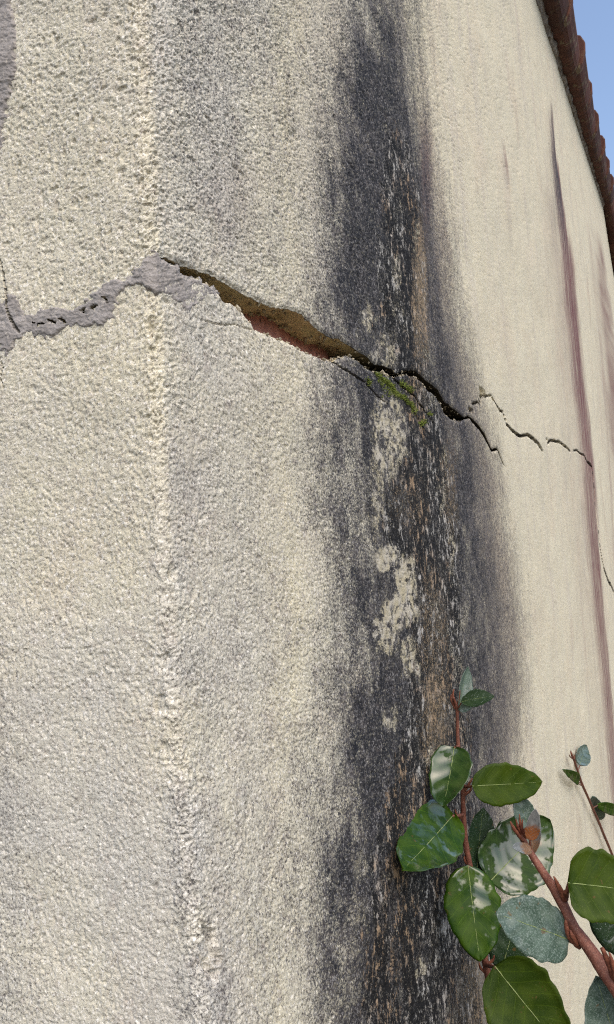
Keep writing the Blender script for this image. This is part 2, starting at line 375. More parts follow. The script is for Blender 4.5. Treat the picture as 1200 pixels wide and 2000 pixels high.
def thin_field(w, z, pts, hw):
    """distance to a thin crack in half widths, on the points near it"""
    ws = [p[0] for p in pts]; zs = [p[1] for p in pts]; mg = 0.03
    m = (w > min(ws) - mg) & (w < max(ws) + mg) & (z > min(zs) - mg) & (z < max(zs) + mg)
    if not m.any(): return m, None
    jit = (fbm(w[m] / 0.006, z[m] / 0.006, 71, 2) - 0.5) * 0.003 * min(1, max(hw) / 0.002)
    d, pos = seg_dist(w[m], z[m] + jit, pts); return m, d / np.interp(pos, np.arange(len(hw)), hw)
def broad(w, z):
    """slow unevenness of the wall, shared by everything fixed to it"""
    return (fbm(w * 9 + 40, z * 9 + 11, 2) - 0.5) * 0.006 * np.clip(np.abs(w) / 0.03, 0.3, 1)
def relief(w, z, X, Y, keep=1.0):
    """height of the render surface above the smooth wall"""
    e = np.exp(-np.abs(w) / 0.014)                                     # near the arris
    rough = 0.78 + 0.55 * e + 0.12 * ss(700, 0, Y)
    fade = (0.25 + 0.75 * ss(1.3, 0.25, w)) * np.where(w < -0.01, 0.74, 1.0) * np.where(w < -0.166, 0.1, 1.0) * keep
    f = worley(w / 0.0014, z / 0.0014, 3)
    cov = ss(0.25, 0.6, fbm(w / 0.03, z / 0.025, 27, 2))                       # some patches rubbed flatter
    h = (0.45 - f) * 0.0006 * rough * fade * (0.6 + 0.5 * cov)
    h -= ss(0.55, 0.84, vnoise(w / 0.0018, z / 0.0020, 21)) * 0.0010 * rough * fade * (0.45 + 0.7 * cov)
    h -= ss(0.60, 0.88, vnoise(w / 0.0011, z / 0.0011, 25)) * 0.0007 * rough * fade
    h += (fbm(w / 0.012, z / 0.010, 31, 2) - 0.5) * 0.0007
    pit = vnoise(w / 0.0042, z / 0.0050, 41)
    h -= ss(0.80, 0.95, pit) * keep * 0.0011 * (0.35 + 0.9 * ss(900, 100, Y))
    h += (fbm(w / 0.006 + z / 0.012, z / 0.0045, 51, 3) - 0.5) * 0.0024 * e   # torn trowel marks along the corner
    h += broad(w, z)
    for (a, b), r, d in _dents:
        q = np.hypot(w - a, (z - b) * 0.75) + (fbm(w / 0.003, z / 0.003, 61, 2) - 0.5) * r * 0.9
        h -= (1 - ss(r * 0.55, r, q)) * d
    for pts, hw, dep in _thin:
        m, q = thin_field(w, z, pts, hw)
        if q is not None: h[m] -= 2.2 * dep * (1 - ss(0.75, 1.1, q))
    d = np.maximum(np.abs(w - HOLE[0]) / 0.014, np.abs(z - HOLE[1]) / 0.0035); h -= 0.02 * (1 - ss(0.7, 1.2, d))
    d = np.maximum(np.abs(w - CHIP[0]) / 0.02, np.abs(z - CHIP[1]) / 0.007); h -= 0.006 * (1 - ss(0.6, 1.1, d))
    return h

def edge(Y, pts): return np.interp(Y, [p[0] for p in pts], [p[1] for p in pts])
def stains_and_shade(w, z, X, Y):
    """weathering and painted-shade masks: soot, crust, lichen, purple algae, broken mortar, dust, brown crust, yellowing"""
    st = fbm(w / 0.02, z / 0.35, 81, 3) - 0.5; st2 = fbm(w / 0.008, z / 0.12, 85, 3) - 0.5; bl = fbm(w / 0.05, z / 0.05, 88, 3) - 0.5
    sm = fbm(w / 0.012, z / 0.014, 91, 3) - 0.5
    J = X + (st * 36 + st2 * 16) * np.where(X > 860, 0.4, 1) + bl * 32 + sm * 20
    l = edge(Y, [(0,600),(200,565),(400,560),(600,560),(700,590),(800,575),(1000,575),(1200,600),(1400,575),(1550,540),(1750,525),(2000,535)])
    r = edge(Y, [(0,830),(150,830),(300,850),(450,880),(600,900),(780,945),(900,975),(1000,985),(1200,1020),(1400,1025),(1600,1010),(1800,990),(2000,1000)])
    soot_shade = ss(0, 1, (J - l + 55) / 255) * ss(0, 1, (r + 46 - J) / 112)
    core = edge(Y, [(0,715),(300,720),(600,720),(900,770),(1300,790),(2000,800)]); 
    soot_shade = soot_shade * (0.66 + 0.34 * np.exp(-((J - core) / 120) ** 2))
    soot_shade *= 0.85 + 0.35 * ss(0, 250, Y) * 1
    # second darker vertical vein on the left half of the run
    soot_shade = np.maximum(soot_shade, 0.8 * ss(0, 1, (J - l - 35) / 90) * ss(0, 1, (l + 200 - J) / 80) * ss(1000, 300, np.abs(Y - 650)))
    # tail on the left of the crack and general light grey on the gable next to the corner
    soot_shade = np.maximum(soot_shade, (0.13 + 0.10 * ss(700, 100, Y) + 0.12 * bl + 0.06 * ss(1200, 1700, Y)) * ss(0, 1, (X - 290) / 70) * ss(0, 1, (700 - X) / 60))
    soot_shade = np.maximum(soot_shade, 0.0 * ss(450, 800, Y) * np.exp(-((X - edge(Y, [(0,285),(1000,322),(1440,350),(2000,400)]) - 14) / 16) ** 2) * ss(-0.15, 0.12, bl + st))
    soot_shade = np.maximum(soot_shade, 0.2 * ss(130, -50, X - (Y - 900) * 0.03) * ss(900, 1500, Y))  # soft shade painted along the lower left edge
    soot_shade = soot_shade * np.where(X > 560, 0.98 + 0.65 * bl + 0.35 * sm, 1.0)
    crust_l = edge(Y, [(200,770),(260,745),(420,735),(600,728),(700,725),(760,770),(850,790),(950,755),(1050,740),(1120,770),(1300,795),(1420,790),(1500,760),(1700,720),(2000,700)])
    crust_r = edge(Y, [(200,785),(300,808),(420,830),(600,842),(700,838),(760,850),(900,888),(1050,905),(1300,915),(1500,930),(1700,960),(2000,985)])
    K = X + st2 * 30 + sm * 34
    crust = ss(0, 1, (K - crust_l) / 26) * ss(0, 1, (crust_r - K) / 24) * ss(190, 330, Y)
    crust *= 0.95 + 1.1 * (st + sm * 0.7)
    crust *= 1 - 0.55 * ell(X, Y, 745, 680, 40, 55, 0.5)
    crust = np.clip(crust * (1 - 0.34 * ss(1400, 1560, Y)) + np.where(crust > 0.02, 1, 0) * 0.9 * bl * ss(1300, 1560, Y), 0, 1)
    lich = np.zeros_like(X)
    Xl = X + sm * 26; Yl = Y + bl * 40
    for cx, cy, rx, ry, k in [(762,850,32,75,1.15),(753,1082,21,21,1.9),(790,1135,19,45,1.6),(782,1190,32,34,1.4),(758,1240,22,55,.75),(798,1290,22,40,.85),(738,985,15,60,.55),(722,625,13,30,.7),
                              (752,690,28,40,.55),(885,1090,6,34,.8),(868,940,7,70,.55),(766,1410,14,26,.55),(822,1890,7,22,.7),(700,1690,18,30,.35),(735,930,14,40,.45),(706,1800,20,50,.3),
                              (775,560,8,70,.45),(812,480,6,40,.6),(850,1200,16,30,.35),(845,1490,14,36,.6),(404,1866,22,36,.9)]:
        lich = np.maximum(lich, k * ell(Xl, Yl, cx, cy, rx, ry, 0.45))
    lich = lich * (0.25 + 0.75 * ss(0.35, 0.52, fbm(w / 0.006, z / 0.005, 95, 3))) * (0.4 + 0.6 * ss(0.3, 0.5, fbm(w / 0.02, z / 0.016, 99, 3)))
    brown = np.zeros_like(X)
    for cx, cy, rx, ry, k in [(822,560,16,150,.75),(815,760,20,60,.45),(845,1230,30,110,.5),(850,1400,30,110,.68),(880,950,14,120,.5),(930,1950,40,120,.5),(800,980,40,60,.35)]:
        brown = np.maximum(brown, k * ell(X + st2 * 20, Y, cx, cy, rx, ry, 0.6))
    # purple runs further along the wall
    purp = np.zeros_like(X)
    def run(pts, halo=1.0, k=1.0):
        c = edge(Y, [(p[1], p[0]) for p in pts]); hw = 1.3 * edge(Y, [(p[1], p[2]) for p in pts]); a = edge(Y, [(p[1], p[3]) for p in pts])
        dx = X - c + (st2 * 7 + st * 5) * np.clip(hw / 8, 0.2, 1)
        core = ss(-1.3, 0.35, dx / hw) * (1 - ss(0.75, 1.2, dx / hw))
        hal = 0.45 * halo * ss(-4.2, -0.6, dx / hw) * (1 - ss(0.75, 1.2, dx / hw))
        return k * a * np.maximum(core * (0.85 + 0.7 * st2), hal * (0.7 + 1.2 * st)) * ss(pts[0][1] - 6, pts[0][1] + 60, Y)
    MAIN = [(1075,180,2,.5),(1082,300,4,.9),(1095,420,8,.95),(1106,520,12,.95),(1112,600,13,.95),(1122,700,12,.92),(1133,800,12,.9),(1144,900,13,.85),(1155,1060,12,.85),(1165,1180,11,.85),(1180,1320,10,.8),(1193,1480,9,.8),(1204,1620,8,.7),(1240,2100,8,.7)]
    purp = np.maximum(purp, run(MAIN, 0.55, 1.1))
    purp = np.maximum(purp, 0.28 * np.exp(-((X - edge(Y, [(300,1068),(500,1090),(700,1108),(900,1125)]) ) / 16) ** 2) * ss(300, 420, Y) * ss(900, 650, Y))
    for pts in ([(1152,430,1.6,.85),(1164,560,2.2,.8),(1176,700,2,.5),(1190,900,2,.4),(1200,1100,2,.3)], [(1164,440,1.2,.8),(1174,560,3,.85),(1186,700,5,.8),(1200,900,5,.7)],
                [(1171,450,1.4,.8),(1180,560,5,.85),(1192,680,8,.85),(1206,850,9,.8)], [(1183,520,1,.5),(1193,640,4,.6),(1206,800,6,.6)], [(1146,520,.9,.4),(1152,600,1,.3),(1156,680,.8,.0)],
                [(984,265,1.6,.75),(988,320,2,.75),(993,365,1.5,.25),(998,420,1,.0)], [(1000,120,1.2,.15),(1008,220,1.5,.2),(1015,320,1.2,.0)], [(925,325,2,.25),(931,370,3,.3),(938,400,2,.0)], [(1108,1520,2,.2),(1130,1600,5,.2),(1140,1700,4,.0)],
                [(1170,900,1,.3),(1180,1000,1,.3),(1190,1100,1,.0)], [(984,370,5,.12),(990,430,6,.15),(998,520,6,.0)]):
        purp = np.maximum(purp, run(pts, 0.8) * ss(pts[-1][1] + 120, pts[-1][1] - 60, Y))
    purp = np.maximum(purp, 0.75 * ell(X + sm * 16, Y, 832, 380, 15, 130, 0.6))
    purp = np.maximum(purp, 0.14 * ell(X + bl * 60, Y, 455, 400, 45, 90, 0.7))
    purp = np.maximum(purp, 0.08 * ell(X + bl * 60, Y, 385, 960, 40, 120, 0.7))
    purp = np.maximum(purp, 0.30 * ss(0, 1, (J - r + 110) / 50) * ss(0, 1, (r + 10 - J) / 40) * ss(250, 420, Y))
    # the main run starts as a thin blue-black line
    soot_shade = np.maximum(soot_shade, run([(p[0], p[1], p[2] * 0.7, p[3]) for p in MAIN], 1.0) * ss(560, 330, Y) * 0.95)
    dust = ss(-140, 140, 500 - X + bl * 200) * (0.15 + 0.6 * ss(650, 1500, Y)) + 0.3 * np.exp(-((X - edge(Y, [(0,300),(1000,330),(2000,405)]) + 12) / 26) ** 2)
    dust = np.maximum(dust, 0.78 * ss(0, 1, (X - edge(Y, [(0,275),(1000,322),(1440,350),(2000,395)])) / 22) * ss(0, 1, (640 - X + st * 120) / 170) * (1 - 0.45 * ell(X + bl * 90, Y, 545, 380, 60, 330, 0.6) - 0.35 * ell(X + bl * 90, Y, 520, 950, 70, 330, 0.7)))
    dust = np.maximum(dust, 0.45 * ss(34, 6, X - edge(Y, [(0,275),(1000,322),(1440,350),(2000,395)])))
    dust = np.clip(dust * (0.85 + 0.9 * bl), 0, 0.95)
    dust = np.maximum(dust, 0.35 * ss(0, 1, (J - l + 30) / 60) * ss(0, 1, (l + 180 - J) / 80))
    yel = np.clip(ss(330, 230, X) * ss(900, 350, Y) * (0.55 + bl) + 0.55 * ell(X + bl * 70, Y + st * 200, 550, 380, 55, 330, 0.6) + 0.45 * ell(X + bl * 90, Y, 520, 1000, 60, 300, 0.7) + 0.35 * ell(X, Y, 1010, 700, 60, 500, .6) * (bl + .5), 0, 0.9)
    A = np.stack([np.clip(soot_shade, 0, 1), crust, np.clip(lich, 0, 1.1), np.clip(purp, 0, 1)], -1)
    B = np.stack([np.zeros_like(X), dust, np.clip(brown, 0, 1), yel], -1)
    return A, B

house = empty('house', tuple(C))
tag(house, 'cracked cream rendered house corner with stained gable wall and clay verge tiles', 'house')

def build_wall():
    # columns: close together near the corner, wider apart far along the wall
    xs = np.arange(-46, 300, 1.9); wl = np.array([wz_l(x, 1000)[0] for x in np.arange(-46, 327, 1.9)]); wl = wl[wl < -0.0006]
    wr = np.array([wz_r(x, 1000)[0] for x in np.concatenate([np.arange(327, 1100, 1.95), np.arange(1100, 1140, 1.2), np.arange(1140, 1204, 0.62)])]); wr = wr[wr > -0.0006]
    cols = np.concatenate([[-4.0, -2.5, -1.5, -0.9, -0.5, -0.32, -0.24, -0.19, -0.17], wl[wl > -0.165], wr, [4.2, 4.5, 4.9, 5.4, 6.0, W_APEX, 7, 8, W_END]])
    nc = len(cols)
    P0, _ = base_point(cols, np.zeros(nc)); a = P0 - O
    def z_at(y):
        k = (1000 - y) / FPX                    # v.U = k v.F
        return (k * (a @ FW) - a @ UP) / (UP[2] - k * FW[2])
    zr = z_roof(cols); zu = z_up(cols); zl = z_lo(cols)
    zt = np.minimum(z_at(-110), zr - 0.03); zb = np.maximum(z_at(2110), 0.05)
    far = np.abs(cols) > 4.0; zt = np.where(far, zr - 0.03, zt); zb = np.where(far, 0.05, zb)
    zb = np.minimum(zb, 1.6)
    nu, nl = 500, 760
    up = [zu + (zt - zu) * s for s in np.linspace(0, 1, nu)] + [zt + (zr - 0.004 - zt) * s for s in np.linspace(0, 1, 25)[1:]]
    lo = [zl + (zb - zl) * s for s in np.linspace(0, 1, nl)] + [zb + (-0.15 - zb) * s for s in np.linspace(0, 1, 25)[1:]]
    Vs, Fs, As, Bs, Ks = [], [], [], [], []; base = 0
    inn = np.array([0.05, 0.045, 0.038, 0.031, 0.025, 0.020, 0.015, 0.011, 0.0075, 0.005, 0.003, 0.0015, 0.0005])
    for rows, sgn in ((up, 1), (lo, -1)):
        Z = np.array(rows); Wc = np.broadcast_to(cols, Z.shape).copy()
        lipn = len(inn)
        # lip rows: the broken edge going into the wall, torn and uneven
        zl0 = Z[0]
        nz = fbm(np.broadcast_to(cols / 0.006, (lipn, nc)), np.broadcast_to(inn[:, None] / 0.006, (lipn, nc)), 101, 3) - 0.5
        torn = (fbm(cols / 0.004, cols * 0 + 3.3, 111 + sgn, 2) - 0.5) * 0.0022 * np.clip((zu - zl) / 0.004, 0, 1)
        Z = Z + torn * np.exp(-(np.abs(Z - zl0) / 0.006) ** 2)
        Zl = (Z[0] + sgn * (0.0006 * np.sqrt(inn / 0.002)[:, None] + nz * 0.008 * np.clip(inn / 0.01, 0, 1)[:, None]))
        Zl = np.where((zu - zl)[None, :] > 0.0004, Zl, Z[0][None, :] + sgn * 0.0005)
        Za = np.concatenate([Zl, Z]); Wa = np.broadcast_to(cols, Za.shape)
        dep = np.concatenate([np.broadcast_to(-inn[:, None], (lipn, nc)), np.zeros(Z.shape)])
        P, n = base_point(Wa, Za)
        X, Y = chart(P)
        kp = np.ones(Za.shape); kp[lipn + (nu if sgn > 0 else nl):] = 0.12
        h = relief(Wa.copy(), Za.copy(), X, Y, kp)
        # arris wanders a little
        wob = np.interp(Y, corner_y, corner_dx) * 0.00033 * np.exp(-np.abs(Wa) / 0.12)
        # render edge is worn round at the lips
        worn = -0.0016 * np.exp(-(np.abs(Za - Z[0]) / 0.0022) ** 2) * (dep == 0) * np.clip((zu - zl) / 0.003, 0, 1)
        P = P + n * np.where(dep < 0, dep + h[lipn] + worn[lipn], h + worn)[..., None] + N * wob[..., None]
        A, B = stains_and_shade(Wa, Za, X, Y)
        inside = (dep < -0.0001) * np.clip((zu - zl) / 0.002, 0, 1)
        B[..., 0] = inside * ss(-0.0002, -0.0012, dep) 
        K = inside * ss(0.30, 0.40, Wa)  # mask for the shade painted inside the cracks
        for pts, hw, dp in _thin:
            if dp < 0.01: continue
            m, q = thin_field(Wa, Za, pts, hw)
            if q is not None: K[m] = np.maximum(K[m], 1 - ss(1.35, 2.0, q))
        d = np.maximum(np.abs(Wa - CHIP[0]) / 0.02, np.abs(Za - CHIP[1]) / 0.007); B[..., 0] = np.maximum(B[..., 0], 0.8 * (1 - ss(0.6, 1.1, d)))
        kf = np.ones((Za.shape[0] - 1, nc - 1), bool); op = (zu - zl) > 0.0005; kf[:lipn, :] = (op[1:] | op[:-1])[None, :]
        f = grid_faces(Za.shape[0], nc, base, kf)
        if sgn < 0: f = f[:, ::-1]
        Vs.append(P.reshape(-1, 3)); Fs.append(f); As.append(A.reshape(-1, 4)); Bs.append(B.reshape(-1, 4)); Ks.append(K.reshape(-1)); base += P.shape[0] * P.shape[1]
    me = mesh_np('rendered_wall', np.concatenate(Vs), np.concatenate(Fs))
    for nm, arr in (('stain_shade_a', np.concatenate(As)), ('stain_b', np.concatenate(Bs))):
        at_ = me.attributes.new(nm, 'FLOAT_COLOR', 'POINT'); at_.data.foreach_set('color', arr.astype(np.float32).ravel())
    at_ = me.attributes.new('crack_shade', 'FLOAT', 'POINT'); at_.data.foreach_set('value', np.concatenate(Ks).astype(np.float32))
    return link('rendered_wall', me, 'render', house)
build_wall()

def build_core():
    # masonry behind the render, closing the house
    i = 0.075; dep = 4.0
    def q(w, l, z): return C + D * w + L * l + np.array([0, 0, z])
    V = []; 
    for l in (i, dep):
        for w in (i, W_APEX, W_END):
            V += [q(w, l, -0.1), q(w, l, float(z_roof(w)) - 0.05)]
    Fs = [(0, 2, 3, 1), (2, 4, 5, 3), (6, 7, 9, 8), (8, 9, 11, 10), (0, 1, 7, 6), (4, 10, 11, 5), (1, 3, 9, 7), (3, 5, 11, 9)]
    link('masonry_core', mesh_py('masonry_core', V, Fs), 'core', house)
build_core()

def build_bricks():
    # brick course laid bare inside the crack: each brick a block with worn arrises
    for w0, w1, z0, dz, back in ((-0.10, 0.098, 1.905, 0.062, 0.032), (0.108, 0.338, 1.902, 0.064, 0.0295)):
        if w0 < 0: w0 = 0.034
        bm = bmesh.new(); bmesh.ops.create_cube(bm, size=1)
        bmesh.ops.subdivide_edges(bm, edges=bm.edges[:], cuts=10, use_grid_fill=True)
        for v in bm.verts:
            x, y, z = v.co
            k = max(abs(x), abs(z)) > 0.49 and abs(y) > 0.49
            w = w0 + (x + 0.5) * (w1 - w0); zz = z0 + (z + 0.5) * dz; d = back + (y + 0.5) * 0.02
            d += random.uniform(-1, 1) * 0.0008 + (0.004 if k else 0)
            p = C + D * w - N * d; v.co = (p[0], p[1], zz + random.uniform(-1, 1) * 0.0006)
        bmesh.ops.recalc_face_normals(bm, faces=bm.faces)
        me = bpy.data.meshes.new('brick'); bm.to_mesh(me); bm.free()
        link('brick', me, 'brick', house)
build_bricks()

def build_crumbs():
    V, Fs = [], []
    for _ in range(420):
        w = random.uniform(0.02, 0.74); zu, zl = float(z_up(w)), float(z_lo(w)); g = zu - zl
        if g < 0.003: continue
        top = random.random() < 0.55; dpt = random.uniform(0.001, 0.012) if not top else random.uniform(0.002, 0.03)
        c = C + D * w - N * dpt; c[2] = zu - 0.0002 if top else zl + 0.0002
        r = random.uniform(0.0006, 0.0022) * (1 if top else 1.2); b = len(V)
        for q in ((1,0,0),(-1,0,0),(0,1,0),(0,-1,0),(0,0,1),(0,0,-1)): V.append(c + np.array(q) * r * random.uniform(0.6, 1.3) + rng.normal(0, 0.2, 3) * r)
        for i in (0, 1):
            for j in (2, 3):
                for k in (4, 5): Fs.append((b + i, b + j, b + k))
    o = link('mortar_crumbs', mesh_py('mortar_crumbs', V, Fs), 'crumb', house); o['kind'] = 'stuff'
build_crumbs()

def build_repair(poly, box, holes=(), thin=(), lift=0.0007):
    xs = np.arange(box[0], box[2], 1.6); ys = np.arange(box[1], box[3], 1.6)
    X, Y = np.meshgrid(xs, ys); Wc = np.empty(X.shape); Zc = np.empty(X.shape)
    for i in range(X.shape[0]):
        for j in range(X.shape[1]): Wc[i, j], Zc[i, j] = wz(X[i, j], Y[i, j])
    P, n = base_point(Wc, Zc)
    Xj = X + (fbm(X / 9, Y / 9, 131, 3) - 0.5) * 16; Yj = Y + (fbm(X / 9, Y / 9, 141, 3) - 0.5) * 16
    sd = poly_sd(Xj, Yj, poly)
    e = np.exp(-np.abs(Wc) / 0.014)
    h = broad(Wc, Zc) - 0.0030 + (0.0030 + lift * np.where(Wc > 0.004, -0.25, 1.0)) * ss(-9, 5, sd) + (fbm(X / 26 + Y / 60, Y / 14, 151, 3) - 0.5) * 0.0016 + (fbm(X / 3.2, Y / 3.2, 161, 2) - 0.5) * 0.0008
    h += (np.abs((fbm(X / 40 + Y / 9, Y / 30, 171, 2) * 6) % 1 - 0.5) - 0.25) * 0.0005 + 0.0008 * e
    keep = sd > -9
    for a in holes:
        d, _ = seg_dist(Xj, Yj * 0.8 + Y * 0.2, a[:2]); hw = 0.62 * a[2] * (0.45 + 1.1 * fbm(X / 7, Y / 5, 177, 2))
        h -= 0.004 * (1 - ss(hw * 0.8, hw * 1.6, d)); keep &= d > hw * 0.9
    for a, hw in thin:
        d, pos = seg_dist(X, Y, a); k = np.interp(pos, np.arange(len(hw)), hw); h -= 0.004 * (1 - ss(0.9, 1.7, d / k)); keep &= d > k * 0.9
    wob = np.interp(Y, corner_y, corner_dx) * 0.00033 * np.exp(-np.abs(Wc) / 0.12)
    P = P + n * h[..., None] + N * wob[..., None]
    kf = keep[:-1, :-1] & keep[1:, :-1] & keep[:-1, 1:] & keep[1:, 1:]
    f = grid_faces(*X.shape, 0, kf)[:, ::-1]
    used, inv = np.unique(f, return_inverse=True)
    me = mesh_np('mortar_repair', P.reshape(-1, 3)[used], inv.reshape(f.shape))
    return link('mortar_repair', me, 'mortar', house)
REP = [(-60,587),(15,587),(17,575),(37,575),(41,600),(50,616),(67,615),(80,602),(112,600),(150,605),(165,590),(200,570),(215,547),(245,547),(265,527),(290,498),(303,490),(308,505),(323,513),(338,519),(347,530),(356,537),(366,549),(388,547),(401,556),(414,565),(429,576),(430,582),(404,578),(388,592),(372,606),(366,620),(352,596),(334,580),(316,574),(300,562),(285,556),(265,553),(245,562),(234,585),(222,618),(207,640),(192,635),(150,640),(125,646),(102,662),(80,655),(55,652),(40,665),(32,680),(15,695),(2,675),(-60,660)]
r1 = build_repair(REP, (-60, 470, 446, 704),
             holes=[((66,631),(86,632),1.6),((98,626),(110,630),3.0),((120,624),(131,630),3.0),((164,609),(170,609),2.2),((182,602),(197,597),3.0),((206,583),(213,588),2.6)],
             thin=[([(15,575),(18,600),(25,622),(35,640),(44,651)], [0.8,1.2,2.0,2.4,1.0])])
r1['label'] = 'grey mortar smeared along the crack across the corner'
TOP = [(-60,-90),(10,-90),(16,-30),(19,0),(22,40),(27,75),(29,105),(26,145),(16,180),(9,210),(3,240),(-2,280),(-14,330),(-60,360)]
r2 = build_repair(TOP, (-60, -90, 40, 370), lift=0.001)
r2['label'] = 'smooth grey mortar patch at the left edge'

# ------------------------------------------------------------------ roof verge
def build_roof():
    slope = math.atan2(Z_APEX - Z_EAVE, W_APEX)
    V1 = D * math.cos(slope) + np.array([0, 0, math.sin(slope)]); U1 = np.array([0, 0, math.cos(slope)]) - D * math.sin(slope)
    s2 = math.atan(0.34); V2 = D * math.cos(s2) - np.array([0, 0, math.sin(s2)]); U2 = np.array([0, 0, math.cos(s2)]) + D * math.sin(s2)
    sec = [(-0.16, 0.012), (0.0, 0.002), (0.050, -0.004), (0.066, 0.004), (0.078, 0.020), (0.094, 0.06), (0.095, 0.10), (0.082, 0.125), (0.05, 0.14), (-0.03, 0.145), (-0.16, 0.135)]
    def tile_mesh(Vd, Ud):
        ln = 0.63; V = []; ns = len(sec)
        for (t, sc, lift) in ((0.0, 1.08, 0.018), (0.004, 1.13, 0.018), (0.03, 1.13, 0.017), (0.05, 1.08, 0.014), (ln, 0.90, -0.004)):
            for a, b in sec:
                j = random.uniform(-0.0012, 0.0012)
                V.append(Vd * t + N * (a * sc if a > 0 else a) + N * j + Ud * ((b - 0.06) * sc + 0.06 + lift))
        Fs = []
        for k in range(4):
            for i in range(ns - 1): Fs.append((k * ns + i, k * ns + i + 1, (k + 1) * ns + i + 1, (k + 1) * ns + i))
        Fs.append(tuple(range(ns - 1, -1, -1))); Fs.append(tuple(4 * ns + i for i in range(ns)))
        return mesh_py('verge_tile', V, Fs, False)
    gauge = 0.56; start = C + np.array([0, 0, Z_EAVE])
    meshes = [tile_mesh(V1, U1) for _ in range(4)]
    n1 = int(W_APEX / math.cos(slope) / gauge)
    for m in meshes: m.materials.append(M['tile'])
    for k in range(-1, n1 + 1):
        p = start + V1 * (gauge * k + random.uniform(-0.012, 0.012)) + N * random.uniform(-0.006, 0.006) + U1 * random.uniform(-0.004, 0.004)
        o = bpy.data.objects.new('verge_tile', meshes[k % 4]); COL.objects.link(o); o.parent = house
        o.location = Vector(p) - Vector(house.location)
    meshes = [tile_mesh(-V2, U2) for _ in range(2)]
    for m in meshes: m.materials.append(M['tile'])
    apex = C + D * W_APEX + np.array([0, 0, Z_APEX])
    for k in range(1, 9):
        p = apex + V2 * (gauge * k + 0.02)
        o = bpy.data.objects.new('verge_tile', meshes[k % 2]); COL.objects.link(o); o.parent = house; o.location = Vector(p) - Vector(house.location)
    # bedding mortar between wall head and tiles, lumpy
    ws = np.linspace(-0.1, W_APEX, 700); bed = []
    for t, (a, b) in enumerate([(-0.06, -0.016), (-0.002, -0.014), (0.006, -0.010), (0.012, -0.002), (0.016, 0.010), (-0.06, 0.02)]):
        j = (fbm(ws / 0.05, ws * 0 + t * 7.7, 181, 3) - 0.5) * (0.022 if 0 < t < 5 else 0); j2 = (fbm(ws / 0.04, ws * 0 + t * 3.3, 185, 3) - 0.5) * (0.03 if 0 < t < 5 else 0)
        bed.append(C + D * ws[:, None] + N * (a + j)[:, None] + np.stack([ws * 0, ws * 0, z_roof(np.maximum(ws, 0)) + b + j2], -1))
    bed = np.stack(bed, 1); link('verge_bedding', mesh_np('verge_bedding', bed.reshape(-1, 3), grid_faces(bed.shape[0], bed.shape[1])[:, ::-1]), 'verge', house)
    # roof covering over the house
    for a, b in ((-0.35, W_APEX), (W_APEX, W_END + 0.3)):
        V = []
        for w in (a, b):
            for l in (0.05, 4.2):
                z = Z_EAVE + (Z_APEX - Z_EAVE) * w / W_APEX if w <= W_APEX else Z_APEX - (w - W_APEX) * 0.34
                for dz in (0.03, 0.13): V.append(C + D * w + L * l + np.array([0, 0, z + dz]))
        link('roof_covering', mesh_py('roof_covering', V, [(0, 1, 3, 2), (4, 6, 7, 5), (0, 4, 5, 1), (2, 3, 7, 6), (1, 5, 7, 3), (0, 2, 6, 4)]), 'tile', house)
    # ridge end: black flashing box with a bright zinc strap and a half-round ridge tile behind
    V = []; Fs = []
    n = 12
    for t, (off, rs) in enumerate(((-0.3, 1.0), (0.085, 1.0), (0.09, 0.94), (0.09, 0.0))):
        for i in range(n):
            a = math.pi * (-0.12 + 1.24 * i / (n - 1)); V.append(apex + N * off + D * math.cos(a) * 0.13 * rs + np.array([0, 0, 0.10 + math.sin(a) * 0.13 * rs]))
    for t in range(3):
        for i in range(n - 1): Fs.append((t * n + i, t * n + i + 1, (t + 1) * n + i + 1, (t + 1) * n + i))
    link('ridge_tile', mesh_py('ridge_tile', V, Fs, False), 'dark_metal', house)
    V = []; Fs = []
    path = [apex + D * -0.02 + N * 0.10 + np.array([0, 0, -0.05]), apex + D * 0.05 + N * 0.105 + np.array([0, 0, -0.08]), apex + D * 0.30 + N * 0.12 + np.array([0, 0, -0.12]), apex + D * 0.6 + N * 0.13 + np.array([0, 0, -0.20])]
    for p in path:
        for a in range(6): V.append(p + N * 0.012 * math.cos(a * math.pi / 3) + np.array([0, 0, 0.012 * math.sin(a * math.pi / 3)]))
    for k in range(3):
        for a in range(6): Fs.append((k * 6 + a, k * 6 + (a + 1) % 6, (k + 1) * 6 + (a + 1) % 6, (k + 1) * 6 + a))
    link('ridge_strap', mesh_py('ridge_strap', V, Fs, True), 'zinc', house)
build_roof()

